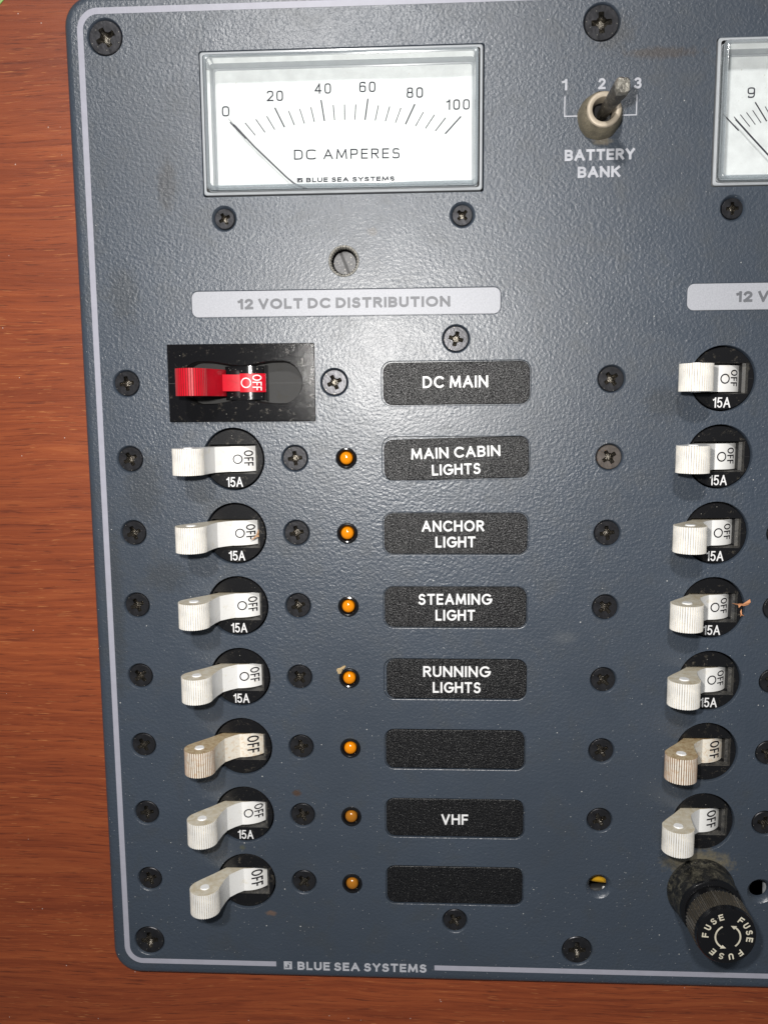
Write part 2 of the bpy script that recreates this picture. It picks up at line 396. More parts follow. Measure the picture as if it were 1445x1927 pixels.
# ------------------------------------------------------------------ mesh helpers (all in mm)
class MB:
    def __init__(self): self.v = []; self.f = []; self.m = []
    def vert(self, p): self.v.append(tuple(p)); return len(self.v) - 1
    def face(self, ids, mi=0): self.f.append(tuple(ids)); self.m.append(mi)
    def loop(self, pts): return [self.vert(p) for p in pts]
    def bridge(self, a, b, mi=0, closed=True):
        n = len(a)
        for i in range(n if closed else n - 1):
            j = (i + 1) % n
            self.face((a[i], a[j], b[j], b[i]), mi)
    def cap(self, a, mi=0, flip=False, own=True):
        if own: a = [self.vert(self.v[i]) for i in a]      # its own corners, so that it shades flat
        self.face(a[::-1] if flip else a, mi)
    def lathe(self, cx, cy, prof, n=48, mi=0, mis=None, start=None, rfun=None):
        """prof: list of (r, z) going from outside/bottom to centre/top"""
        prev = None
        for k, (r, z) in enumerate(prof):
            pts = []
            for i in range(n):
                t = 2 * pi * i / n
                rr = r if rfun is None else rfun(r, t, k)
                pts.append((cx + rr * cos(t), cy + rr * sin(t), z))
            cur = self.loop(pts)
            if prev is not None:
                self.bridge(prev, cur, mis[k - 1] if mis else mi)
            prev = cur
        return prev
    def box(self, x0, y0, z0, x1, y1, z1, mi=0):
        a = self.loop([(x0, y0, z0), (x1, y0, z0), (x1, y1, z0), (x0, y1, z0)])
        b = self.loop([(x0, y0, z1), (x1, y0, z1), (x1, y1, z1), (x0, y1, z1)])
        self.bridge(a, b, mi); self.cap(b, mi); self.cap(a, mi, True)
    def fill(self, loops, mi=0, own=True):
        """planar region between an outer loop and its holes (index loops), facing +z"""
        bm = bmesh.new(); mp = {}; edges = []; cache = {}
        def own_v(i):
            if i not in cache: cache[i] = self.vert(self.v[i])
            return cache[i]
        for lp in loops:
            vs = []
            for i in lp:
                w = bm.verts.new(self.v[i]); mp[w] = i; vs.append(w)
            for a, b in zip(vs, vs[1:] + vs[:1]): edges.append(bm.edges.new((a, b)))
        r = bmesh.ops.triangle_fill(bm, edges=edges, use_beauty=True, use_dissolve=False, normal=(0, 0, 1))
        for g in r['geom']:
            if isinstance(g, bmesh.types.BMFace):
                g.normal_update()
                if own: ids = [own_v(mp[w]) for w in g.verts]
                else: ids = [mp[w] for w in g.verts]
                if g.normal.z < 0: ids.reverse()
                self.face(ids, mi)
        bm.free()
    def mesh(self, name, mats, smooth=True, angle=32, recalc=False):
        me = bpy.data.meshes.new(name)
        me.from_pydata([(x * MM, y * MM, z * MM) for x, y, z in self.v], [], self.f)
        for mt in mats: me.materials.append(mt)
        me.polygons.foreach_set('material_index', self.m)
        if recalc:
            bm = bmesh.new(); bm.from_mesh(me)
            bmesh.ops.recalc_face_normals(bm, faces=bm.faces); bm.to_mesh(me); bm.free()
        me.polygons.foreach_set('use_smooth', [smooth] * len(me.polygons))
        me.update()
        if smooth: me.set_sharp_from_angle(angle=radians(angle))
        return me

def link(name, me, parent=None, loc=(0, 0, 0), rz=0.0, label=None, kind=None):
    o = bpy.data.objects.new(name, me)
    scene.collection.objects.link(o)
    o.parent = parent
    o.location = Vector(loc) * MM
    o.rotation_euler = (0, 0, rz)
    if label: o['label'] = label
    if kind: o['kind'] = kind
    return o

def circle(cx, cy, r, z=0.0, n=48, ph=0.0):
    return [(cx + r * cos(2 * pi * i / n + ph), cy + r * sin(2 * pi * i / n + ph), z) for i in range(n)]

def rrect(x0, y0, x1, y1, r, z=0.0, n=6):
    out = []
    for cx, cy, a in ((x1 - r, y1 - r, 0), (x0 + r, y1 - r, 90), (x0 + r, y0 + r, 180), (x1 - r, y0 + r, 270)):
        for i in range(n + 1):
            t = radians(a + 90 * i / n)
            out.append((cx + r * cos(t), cy + r * sin(t), z))
    return out

# ------------------------------------------------------------------ a stroke alphabet
def arc(cx, cy, rx, ry, a0, a1, n=12, sq=2.0):
    out = []
    for i in range(n + 1):
        t = radians(a0 + (a1 - a0) * i / n); c, s = cos(t), sin(t)
        e = 2.0 / sq
        out.append((cx + rx * math.copysign(abs(c) ** e, c), cy + ry * math.copysign(abs(s) ** e, s)))
    return out

def glyph(ch, q=2.0):
    A = lambda *a, **k: arc(*a, sq=q, **k)
    G = {
        'A': (.72, [[(0, 0), (.36, 1)], [(.36, 1), (.72, 0)], [(.13, .33), (.59, .33)]]),
        'B': (.56, [[(0, 0), (0, 1)], [(0, 1), (.28, 1)] + A(.28, .76, .25, .24, 90, -90) + [(0, .52)], [(.28, .52)] + A(.29, .26, .27, .26, 90, -90) + [(0, 0)]]),
        'C': (.72, [A(.42, .5, .42, .5, 48, 312, n=24)]),
        'D': (.66, [[(0, 0), (0, 1)], [(0, 1), (.22, 1)] + A(.22, .5, .44, .5, 90, -90, n=18) + [(0, 0)]]),
        'E': (.48, [[(0, 0), (0, 1)], [(0, 1), (.48, 1)], [(0, .52), (.44, .52)], [(0, 0), (.48, 0)]]),
        'F': (.46, [[(0, 0), (0, 1)], [(0, 1), (.46, 1)], [(0, .50), (.42, .50)]]),
        'G': (.78, [A(.43, .5, .43, .5, 50, 355, n=26) + [(.86, .47)], [(.50, .47), (.84, .47)]]),
        'H': (.64, [[(0, 0), (0, 1)], [(.64, 0), (.64, 1)], [(0, .53), (.64, .53)]]),
        'I': (0.0, [[(0, 0), (0, 1)]]),
        'K': (.60, [[(0, 0), (0, 1)], [(0, .42), (.56, 1)], [(.20, .60), (.60, 0)]]),
        'L': (.44, [[(0, 1), (0, 0)], [(0, 0), (.44, 0)]]),
        'M': (.84, [[(0, 0), (.08, 1)], [(.08, 1), (.42, .12)], [(.42, .12), (.76, 1)], [(.76, 1), (.84, 0)]]),
        'N': (.66, [[(0, 0), (0, 1)], [(0, 1), (.66, 0)], [(.66, 0), (.66, 1)]]),
        'O': (.84, [A(.42, .5, .42, .5, 0, 360, n=32)]),
        'P': (.54, [[(0, 0), (0, 1)], [(0, 1), (.28, 1)] + A(.28, .73, .26, .27, 90, -90) + [(0, .46)]]),
        'R': (.56, [[(0, 0), (0, 1)], [(0, 1), (.28, 1)] + A(.28, .75, .26, .25, 90, -90) + [(0, .5)], [(.26, .5), (.56, 0)]]),
        'S': (.52, [A(.27, .745, .235, .255, 35, 235, n=14) + A(.25, .255, .27, .275, 72, -150, n=16)]),
        'T': (.58, [[(.29, 0), (.29, 1)], [(0, 1), (.58, 1)]]),
        'U': (.60, [[(0, 1), (0, .32)] + A(.30, .31, .30, .31, 180, 360, n=14) + [(.60, 1)]]),
        'V': (.66, [[(0, 1), (.33, 0)], [(.33, 0), (.66, 1)]]),
        'Y': (.62, [[(0, 1), (.31, .48)], [(.31, .48), (.62, 1)], [(.31, .48), (.31, 0)]]),
        '0': (.52, [A(.26, .5, .26, .5, 0, 360, n=28)]),
        '1': (.24, [[(.24, 0), (.24, 1)], [(.24, .98), (.16, .86), (0, .80)]]),
        '2': (.52, [A(.26, .72, .25, .28, 165, -25, n=14) + [(.02, 0)], [(0, 0), (.52, 0)]]),
        '3': (.50, [A(.24, .755, .22, .245, 150, -80, n=14), A(.24, .27, .26, .27, 80, -150, n=14)]),
        '4': (.54, [[(.40, 0), (.40, 1)], [(.40, 1), (0, .28)], [(0, .26), (.54, .26)]]),
        '5': (.50, [[(.46, 1), (.08, 1)], [(.08, 1), (.03, .52)], [(.03, .52)] + A(.24, .32, .26, .32, 115, -150, n=16)]),
        '6': (.52, [A(.26, .30, .26, .30, 0, 360, n=24), [(.46, .90)] + A(.30, .62, .30, .38, 70, 180, n=10) + [(0, .30)]]),
        '7': (.50, [[(0, 1), (.50, 1)], [(.50, 1), (.16, 0)]]),
        '8': (.50, [A(.25, .76, .22, .24, 0, 360, n=22), A(.25, .26, .25, .26, 0, 360, n=22)]),
        '9': (.52, [A(.26, .70, .26, .30, 0, 360, n=24), [(.06, .10)] + A(.22, .38, .30, .38, -110, 0, n=10) + [(.52, .70)]]),
        '%': (1.0, [[(0, 0), (0, 1)], [(0, 1), (.92, 1)], [(.0, .02), (.5, .02)], [(.92, 1), (.92, .02)], [(.92, .03), (.72, .03)],
                    [(.2, .45), (.2, .7)], [(.30, .30), (.30, .78)], [(.24, .78)] + arc(.45, .42, .3, .33, 100, -30, n=8)]),
    }
    return G[ch]

def ribbon(pts, t, caps=True):
    """left and right offset points of a stroke of thickness t, with square ends"""
    P = [pts[0]]
    for p in pts[1:]:
        if hypot(p[0] - P[-1][0], p[1] - P[-1][1]) > 1e-4: P.append(p)
    if len(P) < 2: return None
    closed = hypot(P[0][0] - P[-1][0], P[0][1] - P[-1][1]) < 1e-3
    if closed: P = P[:-1]
    n = len(P); h = t / 2
    def unit(a, b):
        d = hypot(b[0] - a[0], b[1] - a[1]) or 1e-9
        return ((b[0] - a[0]) / d, (b[1] - a[1]) / d)
    if not closed and caps:
        u = unit(P[0], P[1]); P[0] = (P[0][0] - u[0] * h * .98, P[0][1] - u[1] * h * .98)
        u = unit(P[-2], P[-1]); P[-1] = (P[-1][0] + u[0] * h * .98, P[-1][1] + u[1] * h * .98)
    L, R = [], []
    for i in range(n):
        if closed: a = unit(P[i - 1], P[i]); b = unit(P[i], P[(i + 1) % n])
        else:
            a = unit(P[i - 1], P[i]) if i > 0 else unit(P[0], P[1])
            b = unit(P[i], P[i + 1]) if i < n - 1 else unit(P[-2], P[-1])
        mx, my = a[0] + b[0], a[1] + b[1]
        d = hypot(mx, my) or 1e-9
        mx, my = mx / d, my / d
        k = max(0.5, mx * a[0] + my * a[1])
        nx, ny = -my * h / k, mx * h / k
        L.append((P[i][0] + nx, P[i][1] + ny)); R.append((P[i][0] - nx, P[i][1] - ny))
    return L, R, closed

def add_text(mb, s, x0, y0, w, h, t, z=0.02, ang=0.0, gap=0.26, q=2.0, mi=0, fn=None, space=0.42):
    """letters in a box whose lower left corner is (x0, y0), w wide and h high, strokes t thick (mm)"""
    hc = h - t                      # height between stroke centres
    nat = 0.0; ng = 0
    for i, c in enumerate(s):
        if c == ' ': nat += space; continue
        nat += glyph(c, q)[0] * hc / h
        if i < len(s) - 1 and s[i + 1] != ' ': ng += 1
    fixed = t * (len([c for c in s if c != ' ']))
    # glyphs scale in x; stroke thickness does not
    total_nat = nat * h + ng * gap * h * 0.5
    sx = (w - fixed) / total_nat
    x = t / 2; ca, sa = cos(radians(ang)), sin(radians(ang))
    sid = 0
    for i, c in enumerate(s):
        if c == ' ': x += space * h * sx; continue
        gw, strokes = glyph(c, q)
        for st in strokes:
            pts = [(x + px * hc * sx, t / 2 + py * hc) for px, py in st]
            if fn and len(pts) < 8:
                fine = [pts[0]]
                for a_, b_ in zip(pts, pts[1:]):
                    for j in range(1, 7): fine.append((a_[0] + (b_[0] - a_[0]) * j / 6, a_[1] + (b_[1] - a_[1]) * j / 6))
                pts = fine
            r = ribbon(pts, t)
            if r is None: continue
            L, R, closed = r
            sid += 1
            zz = z + 0.004 * (sid % 4)
            def put(p):
                u, v = x0 + p[0] * ca - p[1] * sa, y0 + p[0] * sa + p[1] * ca
                return fn(u, v, zz) if fn else (u, v, zz)
            li = mb.loop([put(p) for p in L]); ri = mb.loop([put(p) for p in R])
            mb.bridge(ri, li, mi, closed)
        x += gw * hc * sx + t
        if i < len(s) - 1 and s[i + 1] != ' ': x += gap * h * 0.5 * sx

def add_line(mb, pts, t, z=0.02, mi=0, caps=False):
    r = ribbon(pts, t, caps)
    L, R, closed = r
    li = mb.loop([(p[0], p[1], z) for p in L]); ri = mb.loop([(p[0], p[1], z) for p in R])
    mb.bridge(ri, li, mi, closed)

# ------------------------------------------------------------------ the setting: wooden bulkhead with a cut-out
ROW = [18.1785 - 19.05 * i for i in range(8)]
PX0, PX1, PY0, PY1 = -81.6, 172.0, -143.4, 110.0
CX, CY = (PX0 + PX1) / 2, PY0

mb = MB()
outer = mb.loop([(-420, -420, -3), (520, -420, -3), (520, 420, -3), (-420, 420, -3)])
hole = mb.loop([(-76, -137.5, -3), (166, -137.5, -3), (166, 104, -3), (-76, 104, -3)])
mb.fill([outer, hole])
ob = mb.loop([(-420, -420, -17), (520, -420, -17), (520, 420, -17), (-420, 420, -17)])
hb = mb.loop([(-76, -137.5, -17), (166, -137.5, -17), (166, 104, -17), (-76, 104, -17)])
mb.bridge(ob, outer); mb.bridge(hole, hb)
wall = link('wall', mb.mesh('wall', [M['wood']], smooth=False), kind='structure')
wall.matrix_world = UP
mb = MB()
a = mb.loop([(-90, -150, -17.5), (180, -150, -17.5), (180, 118, -17.5), (-90, 118, -17.5)])
b = mb.loop([(-90, -150, -70), (180, -150, -70), (180, 118, -70), (-90, 118, -70)])
mb.bridge(b, a); mb.cap(b)
cav = link('cavity', mb.mesh('cavity', [M['cavity']], smooth=False), wall, label='dark hollow behind the panel cut-out')

# ------------------------------------------------------------------ the panel (one thing; everything bolted to it is a part)
root = bpy.data.objects.new('electrical_panel', None)
scene.collection.objects.link(root)
root.matrix_world = Matrix.Translation(UP @ (Vector((CX, CY, 0)) * MM)) @ UP
root.empty_display_size = 0.02
root['label'] = 'slate blue marine electrical panel with meters, breakers and labels, screwed to red-brown wood'
root['category'] = 'electrical panel'

def part(name, mb, mats, at=(0, 0, 0), rz=0.0, label=None, smooth=True, angle=32, recalc=False, kind=None):
    """a part of the panel whose mesh is in coordinates relative to `at`"""
    me = mb if isinstance(mb, bpy.types.Mesh) else mb.mesh(name, mats, smooth, angle, recalc)
    return link(name, me, root, (at[0] - CX, at[1] - CY, at[2]), rz, label, kind)

def sub(name, mb, mats, parent, loc=(0, 0, 0), rz=0.0, label=None, smooth=True, angle=32, recalc=False):
    me = mb if isinstance(mb, bpy.types.Mesh) else mb.mesh(name, mats, smooth, angle, recalc)
    return link(name, me, parent, loc, rz, label)

BXL, BXR = -43.68, 76.99
XL, XM, XLED, XR, XR2 = -70.27, -28.03, -15.02, 50.22, 92.64
# screws: (x, y, head radius, turn in degrees, kind)
screws = [(-71.5, 100.1, 3.95, 28, 'l'), (45.85, 100.1, 3.95, 3, 'l'), (-71.2, -133.4, 3.85, 4, 'l'), (45.2, -133.35, 3.8, 2, 'l'), (162.0, 100.1, 3.95, 20, 'l'), (162.0, -133.4, 3.9, 33, 'l'),
          (-44.08, 57.7, 2.45, 28, 's'), (13.77, 57.5, 2.45, 45, 's'), (77.55, 57.86, 2.45, 2, 's'), (134.6, 57.7, 2.45, 20, 's'),
          (-17.77, 18.0, 3.12, 22, 'm'), (12.33, 28.27, 3.05, -14, 'm'), (12.51, -125.5, 3.05, 30, 'm'), (XR, ROW[0], 3.05, 35, 'm')]
turnsL = [8, 28, 22, 24, 42, 30, 8, 22]
turnsM = [0, 6, 12, 18, 38, 10, 22, 40]
turnsR = [35, 33, 8, 40, 42, 28, 24]
for i in range(8): screws.append((XL, ROW[i], 3.05, turnsL[i], 'm'))
for i in range(1, 8): screws.append((XM, ROW[i], 3.05, turnsM[i], 'm'))
for i in range(1, 7): screws.append((XR, ROW[i] - .1, 3.05, turnsR[i], 'm'))
for i in range(0, 7): screws.append((XR2, ROW[i] - .2, 3.05, 15 + 11 * i, 'm'))
empties = [(50.45, -114.75), (92.35, -115.2)]
leds = [(XLED, ROW[i], i) for i in range(1, 8)]

# faceplate
mb = MB()
loops = []
rings = [(2.0, 0.0), (1.25, -0.06), (0.7, -0.28), (0.3, -0.70), (0.08, -1.25), (0.0, -1.9), (0.0, -3.0)]
prev = None
for inset, z in rings:
    cur = mb.loop(rrect(PX0 + inset, PY0 + inset, PX1 - inset, PY1 - inset, 7.2 - inset, z, 8))
    if prev: mb.bridge(cur, prev)
    else: loops.append(cur)
    prev = cur
def cut(pts_fun, prof, floor=False, mi=0):
    """pts_fun(inset, z) -> loop; prof = [(inset, z)...] from the face inwards"""
    prev = None
    for ins, z in prof:
        cur = mb.loop(pts_fun(ins, z))
        if prev: mb.bridge(prev, cur, mi)
        else: loops.append(cur)
        prev = cur
    if floor: mb.cap(prev, mi)
def chole(x, y, r): return lambda ins, z: circle(x, y, r - ins, z, 40)
def rhole(x0, y0, x1, y1, r): return lambda ins, z: rrect(x0 + ins, y0 + ins, x1 - ins, y1 - ins, max(0.05, r - ins), z, 5)
for x, y, r, t, k in screws:
    rim = {'l': .38, 'm': .42, 's': .62}[k]
    cut(chole(x, y, r + rim), [(-0.06, 0), (0.0, -0.05), (rim * .6, -0.42), (rim - .06, -0.95), (rim + .5, -1.7), (rim + .6, -3)])
for x, y in empties:
    cut(chole(x, y, 3.35), [(-0.1, 0), (0.0, -0.06), (1.0, -1.3), (1.05, -1.9)])
for i in range(1, 8): cut(chole(BXL, ROW[i] - .16, 7.95), [(-0.08, 0), (0, -0.08), (0, -3)])
for i in range(0, 7): cut(chole(BXR, ROW[i] - .16, 7.95), [(-0.08, 0), (0, -0.08), (0, -3)])
for x, y, i in leds: cut(chole(x, y, 2.45), [(0, 0), (0, -3)])
cut(chole(-14.97, 47.2, 3.75), [(-.05, 0), (0, -0.08), (0, -3)])
cut(rhole(-48.95, 62.85, 18.75, 96.2, .5), [(-0.1, 0), (0, -0.12), (0, -3)])
cut(rhole(72.25, 62.8, 139.95, 95.7, .5), [(-0.1, 0), (0, -0.12), (0, -3)])
cut(rhole(-57.6, 10.4, -24.2, 25.6, .5), [(0, 0), (0, -3)])
LY = [17.5] + [ROW[i] - .22 for i in range(1, 8)]
for i, y in enumerate(LY):
    cut(rhole(-6.0, y - 5.45, 30.7, y + 5.45, 2.5), [(-0.16, 0), (-0.05, -0.05), (0.02, -0.9)], floor=True)
cut(rhole(-52.95, 34.1, 23.15, 40.5, 1.7), [(-0.14, 0), (-0.05, -0.05), (0.0, -0.42)], floor=True)
cut(rhole(67.7, 34.2, 143.8, 40.55, 1.7), [(-0.14, 0), (-0.05, -0.05), (0.0, -0.42)], floor=True)
mb.fill(loops, own=True)
part('faceplate', mb, [M['panel']], angle=50)

# border stripe
def stripe(pts, label=None):
    m2 = MB(); add_line(m2, pts, 1.45, 0.035)
    part('border_stripe', m2, [M['stripe']], smooth=False, label=label)
sx0, sx1, sy0, sy1, sr = -77.45, 167.8, -139.35, 106.0, 4.3
def corner(cx, cy, a0, a1): return [(cx + sr * cos(radians(a0 + (a1 - a0) * i / 10)), cy + sr * sin(radians(a0 + (a1 - a0) * i / 10))) for i in range(11)]
stripe([(-36.2, sy0)] + corner(sx0 + sr, sy0 + sr, 270, 180) + corner(sx0 + sr, sy1 - sr, 180, 90) + [(45, sy1)] + corner(sx1 - sr, sy1 - sr, 90, 0) + corner(sx1 - sr, sy0 + sr, 0, -90) + [(7.0, sy0)])

# printed words on the face
def words(items, mat, label=None, z=0.04, lines=()):
    m2 = MB()
    for it in items: add_text(m2, *it[:6], z=z, **(it[6] if len(it) > 6 else {}))
    for pts, t in lines: add_line(m2, pts, t, z - 0.006)
    return m2
part('lettering', words([('BLUE SEA SYSTEMS', -30.34, -140.95, 35.2, 2.45, .56, dict(ang=.2, space=.36)), ('%', -34.1, -140.9, 2.4, 2.4, .42)], None), [M['print_silver']], smooth=False, label='silver words BLUE SEA SYSTEMS in the gap of the border stripe')
part('lettering', words([('BATTERY', 37.85, 69.35, 16.4, 2.55, .58, dict(ang=.2, gap=.2)), ('BANK', 41.0, 65.45, 10.0, 2.55, .58, dict(ang=.2, gap=.2))], None), [M['print_silver']], smooth=False, label='silver words BATTERY BANK')
part('lettering', words([('1', 36.88, 85.25, 1.25, 2.5, .5), ('2', 45.35, 85.3, 1.7, 2.45, .5), ('3', 53.6, 85.2, 1.75, 2.5, .5)], None,
     lines=[([(37.65, 83.9), (37.65, 79.45), (42.2, 79.45)], .26), ([(49.6, 79.4), (54.35, 79.4), (54.35, 83.9)], .26)]), [M['print_silver']], smooth=False, label='silver numbers 1 2 3 with a bracket')

# ------------------------------------------------------------------ screws
def screw_mesh(r, mats, name):
    mb = MB()
    dome = .12
    o3 = mb.loop(circle(0, 0, r - .02, -0.95, 40)); o2 = mb.loop(circle(0, 0, r - .02, -0.42, 40))
    o1 = mb.loop(circle(0, 0, r - .16, -0.30, 40)); mb.bridge(o3, o2); mb.bridge(o2, o1)
    a, w = r * .60, r * .165     # arm length and half width of the cross recess
    def cross(a, w, z, f=1.5):
        pts = []
        for k in range(4):
            t = k * pi / 2; c, s = cos(t), sin(t)
            for px, py in ((w * f, -w * f), (w * f * 1.15, -w), (a * .93, -w), (a, -w * .72), (a, w * .72), (a * .93, w), (w * f * 1.15, w)):
                pts.append((px * c - py * s, px * s + py * c, z))
        return pts
    c1 = mb.loop(cross(a, w, -0.30)); mb.fill([o1, c1])
    c2 = mb.loop(cross(a * .96, w * .9, -0.5)); c3 = mb.loop(cross(a * .62, w * .72, -1.3))
    c4 = mb.loop(cross(w * 1.3, w * .55, -1.9))
    mb.bridge(c1, c2, 1); mb.bridge(c2, c3, 1); mb.bridge(c3, c4, 1); mb.cap(c4, 1)
    return mb.mesh(name, mats, True, 30)
sm = {}
for x, y, r, t, k in screws:
    rr = round(r * 20) / 20
    rust = abs(x - XR) < .1 and abs(y - ROW[1]) < .5
    key = (rr, rust)
    if key not in sm: sm[key] = screw_mesh(rr, [M['screw_rust'] if rust else M['screw'], M['screw_cut']], 'screw')
    lb = 'cross-head screw with orange rust spots' if rust else None
    part('screw', sm[key], None, (x, y, 0), radians(t), lb)

# ------------------------------------------------------------------ indicator lights
lens_cache = {}
bz = MB()
bz.lathe(0, 0, [(2.46, -2.5), (2.46, 0.02), (2.66, 0.03), (2.68, .35), (2.52, .62), (2.25, .70), (2.05, .62), (1.86, -.3), (1.62, -1.0)], 40)
bz_me = bz.mesh('bezel', [M['bezel']])
def dome_mesh(mat):
    mb = MB()
    prof = [(1.62, -1.0), (1.62, 0.1)]
    for k in range(1, 7):
        t = k / 7 * pi / 2; prof.append((1.62 * cos(t), 0.1 + 1.05 * sin(t)))
    last = mb.lathe(0, 0, prof, 32); mb.cap(last, own=False)
    return mb.mesh('lens', [mat], True, 60)
dm, dmd = dome_mesh(M['orange']), dome_mesh(M['orange_dim'])
for x, y, i in leds:
    b = part('indicator_light', bz_me, None, (x, y, 0))
    sub('lens', dm if i < 6 else dmd, None, b, label=None if i < 6 else 'duller amber lens')

# ------------------------------------------------------------------ label plates
texts = [
    [('DC MAIN', 4.15, 16.35, 16.1, 2.9, .50)],
    [('MAIN CABIN', 1.25, -1.35, 22.2, 2.72, .48, dict(ang=2.1)), ('LIGHTS', 6.47, -5.4, 12.1, 2.72, .48, dict(ang=2.1))],
    [('ANCHOR', 3.85, -19.65, 15.7, 2.8, .50, dict(ang=.4)), ('LIGHT', 7.3, -23.72, 10.1, 2.8, .50, dict(ang=.4))],
    [('STEAMING', 2.94, -38.57, 18.6, 2.85, .50, dict(ang=.2)), ('LIGHT', 7.3, -42.73, 10.1, 2.85, .50, dict(ang=.2))],
    [('RUNNING', 4.12, -57.71, 17.2, 2.9, .50, dict(ang=.2)), ('LIGHTS', 6.6, -61.96, 12.35, 2.9, .50, dict(ang=.2))],
    [], [('VHF', 8.86, -98.2, 7.05, 2.9, .50)], []]
tilt = [0.25, 1.35, 0, 0, 0.15, 0, 0, 0]
shift = [(.05, 0), (.1, -.05), (0, 0), (0, 0), (.35, 0), (0, 0), (0, .05), (0, 0)]
for i, y in enumerate(LY):
    mb = MB()
    w, h = 18.05, 5.18
    if i == 1: w, h = 18.0, 5.15
    o0 = mb.loop(rrect(-w, -h, w, h, 2.3, -0.88, 6)); o1 = mb.loop(rrect(-w, -h, w, h, 2.3, -0.32, 6)); o2 = mb.loop(rrect(-w + .14, -h + .14, w - .14, h - .14, 2.2, -0.22, 6))
    mb.bridge(o0, o1); mb.bridge(o1, o2); mb.cap(o2)
    nm = ' '.join(t[0] for t in texts[i])
    lp = part('label_plate', mb, [M['label']], (12.35 + shift[i][0], y + shift[i][1], 0), radians(tilt[i]),
              ('black label plate reading ' + nm + (', set crooked' if i == 1 else '')) if nm else 'blank black label plate', angle=40)
    if texts[i]:
        t2 = MB(); a = -radians(tilt[i]); px, py = 12.35 + shift[i][0], y + shift[i][1]
        for it in texts[i]:
            dx, dy = it[1] - px, it[2] - py
            kw = dict(it[6]) if len(it) > 6 else {}
            kw['ang'] = kw.get('ang', 0.3) - tilt[i]
            add_text(t2, it[0], dx * cos(a) - dy * sin(a), dx * sin(a) + dy * cos(a), it[3], it[4], it[5], z=-0.19, **kw)
        sub('lettering', t2, [M['print_white']], lp, smooth=False)

for x0, y0, ang in ((-52.9, 34.2, 0.0), (67.75, 34.3, 0.0)):
    mb = MB(); W, H = 76.0, 6.25
    o0 = mb.loop(rrect(0, 0, W, H, 1.6, -0.4, 6)); o1 = mb.loop(rrect(0, 0, W, H, 1.6, -0.12, 6)); o2 = mb.loop(rrect(.1, .1, W - .1, H - .1, 1.5, -0.06, 6))
    mb.bridge(o0, o1); mb.bridge(o1, o2); mb.cap(o2)
    hp = part('heading_plate', mb, [M['silver']], (x0, y0, 0), label='silver heading plate reading 12 VOLT DC DISTRIBUTION', angle=40)
    t2 = MB(); add_text(t2, '12 VOLT DC DISTRIBUTION', 11.5, 1.8, 52.3, 2.55, .64, z=-0.03, gap=.22, space=.34)
    sub('lettering', t2, [M['print_grey']], hp, smooth=False)

# ------------------------------------------------------------------ white toggle breakers
DC, DR = -8.0, 7.2            # rocker drum: centre depth and radius, about x = -0.8
def drum_pt(x, y, lift=0.03): 
    s = max(0.0, DR * DR - (x + .8) ** 2)
    k = lift / DR
    return (x + (x + .8) * k, y, DC + sqrt(s) * (1 + k) + 0.0)

def boss_mesh():
    mb = MB()
    o0 = mb.loop(circle(0, 0, 7.55, -7, 48)); o1 = mb.loop(circle(0, 0, 7.55, -.62, 48)); o2 = mb.loop(circle(0, 0, 7.40, -.45, 48))
    mb.bridge(o0, o1); mb.bridge(o1, o2)
    win = lambda z, e=0: [(6.2 - e, 3.75 - e, z), (-7.0 + 5 * e, 3.75 - e, z), (-7.0 + 5 * e, 0, z), (-7.0 + 5 * e, -3.75 + e, z), (6.2 - e, -3.75 + e, z)]
    wl = mb.loop([(6.1, 3.75, -.45), (-6.2, 3.75, -.45), (-6.2, -3.75, -.45), (6.1, -3.75, -.45), (6.1, 0, -.45)])
    mb.fill([o2, wl])
    w2 = mb.loop([(6.05, 3.7, -1.9), (-6.2, 3.6, -4), (-6.2, -3.35, -4), (6.05, -3.5, -1.9), (6.05, 0, -1.9)])
    mb.bridge(wl, w2, 1)
    # grey step plate at the right of the window, then the bottom
    w3 = mb.loop([(5.25, 3.7, -2.1), (-6.2, 3.6, -7), (-6.2, -3.3, -7), (5.25, -3.4, -2.1), (5.25, 0, -2.1)])
    mb.bridge(w2, w3, 1)
    w4 = mb.loop([(5.2, 3.7, -6.8), (-6.0, 3.6, -7.2), (-6.0, -3.3, -7.2), (5.2, -3.4, -6.8), (5.2, 0, -6.8)]); mb.bridge(w3, w4, 2); mb.cap(w4, 2)
    return mb.mesh('breaker_boss', [M['boss'], M['boss_dusty'], M['blackhole']], True, 30)
boss_me = boss_mesh()

def handle_profile(tipx, tipz, r, inner, outer, drum_r, ribs):
    """closed outline (x, z) of a toggle seen from above, with flags for the grooves"""
    pts = []
    # drum face from its right end to the left
    for k in range(0, 9):
        x = drum_r + (-0.8 - drum_r) * k / 8
        pts.append((x, DC + sqrt(DR * DR - (x + .8) ** 2), 0))
    return pts

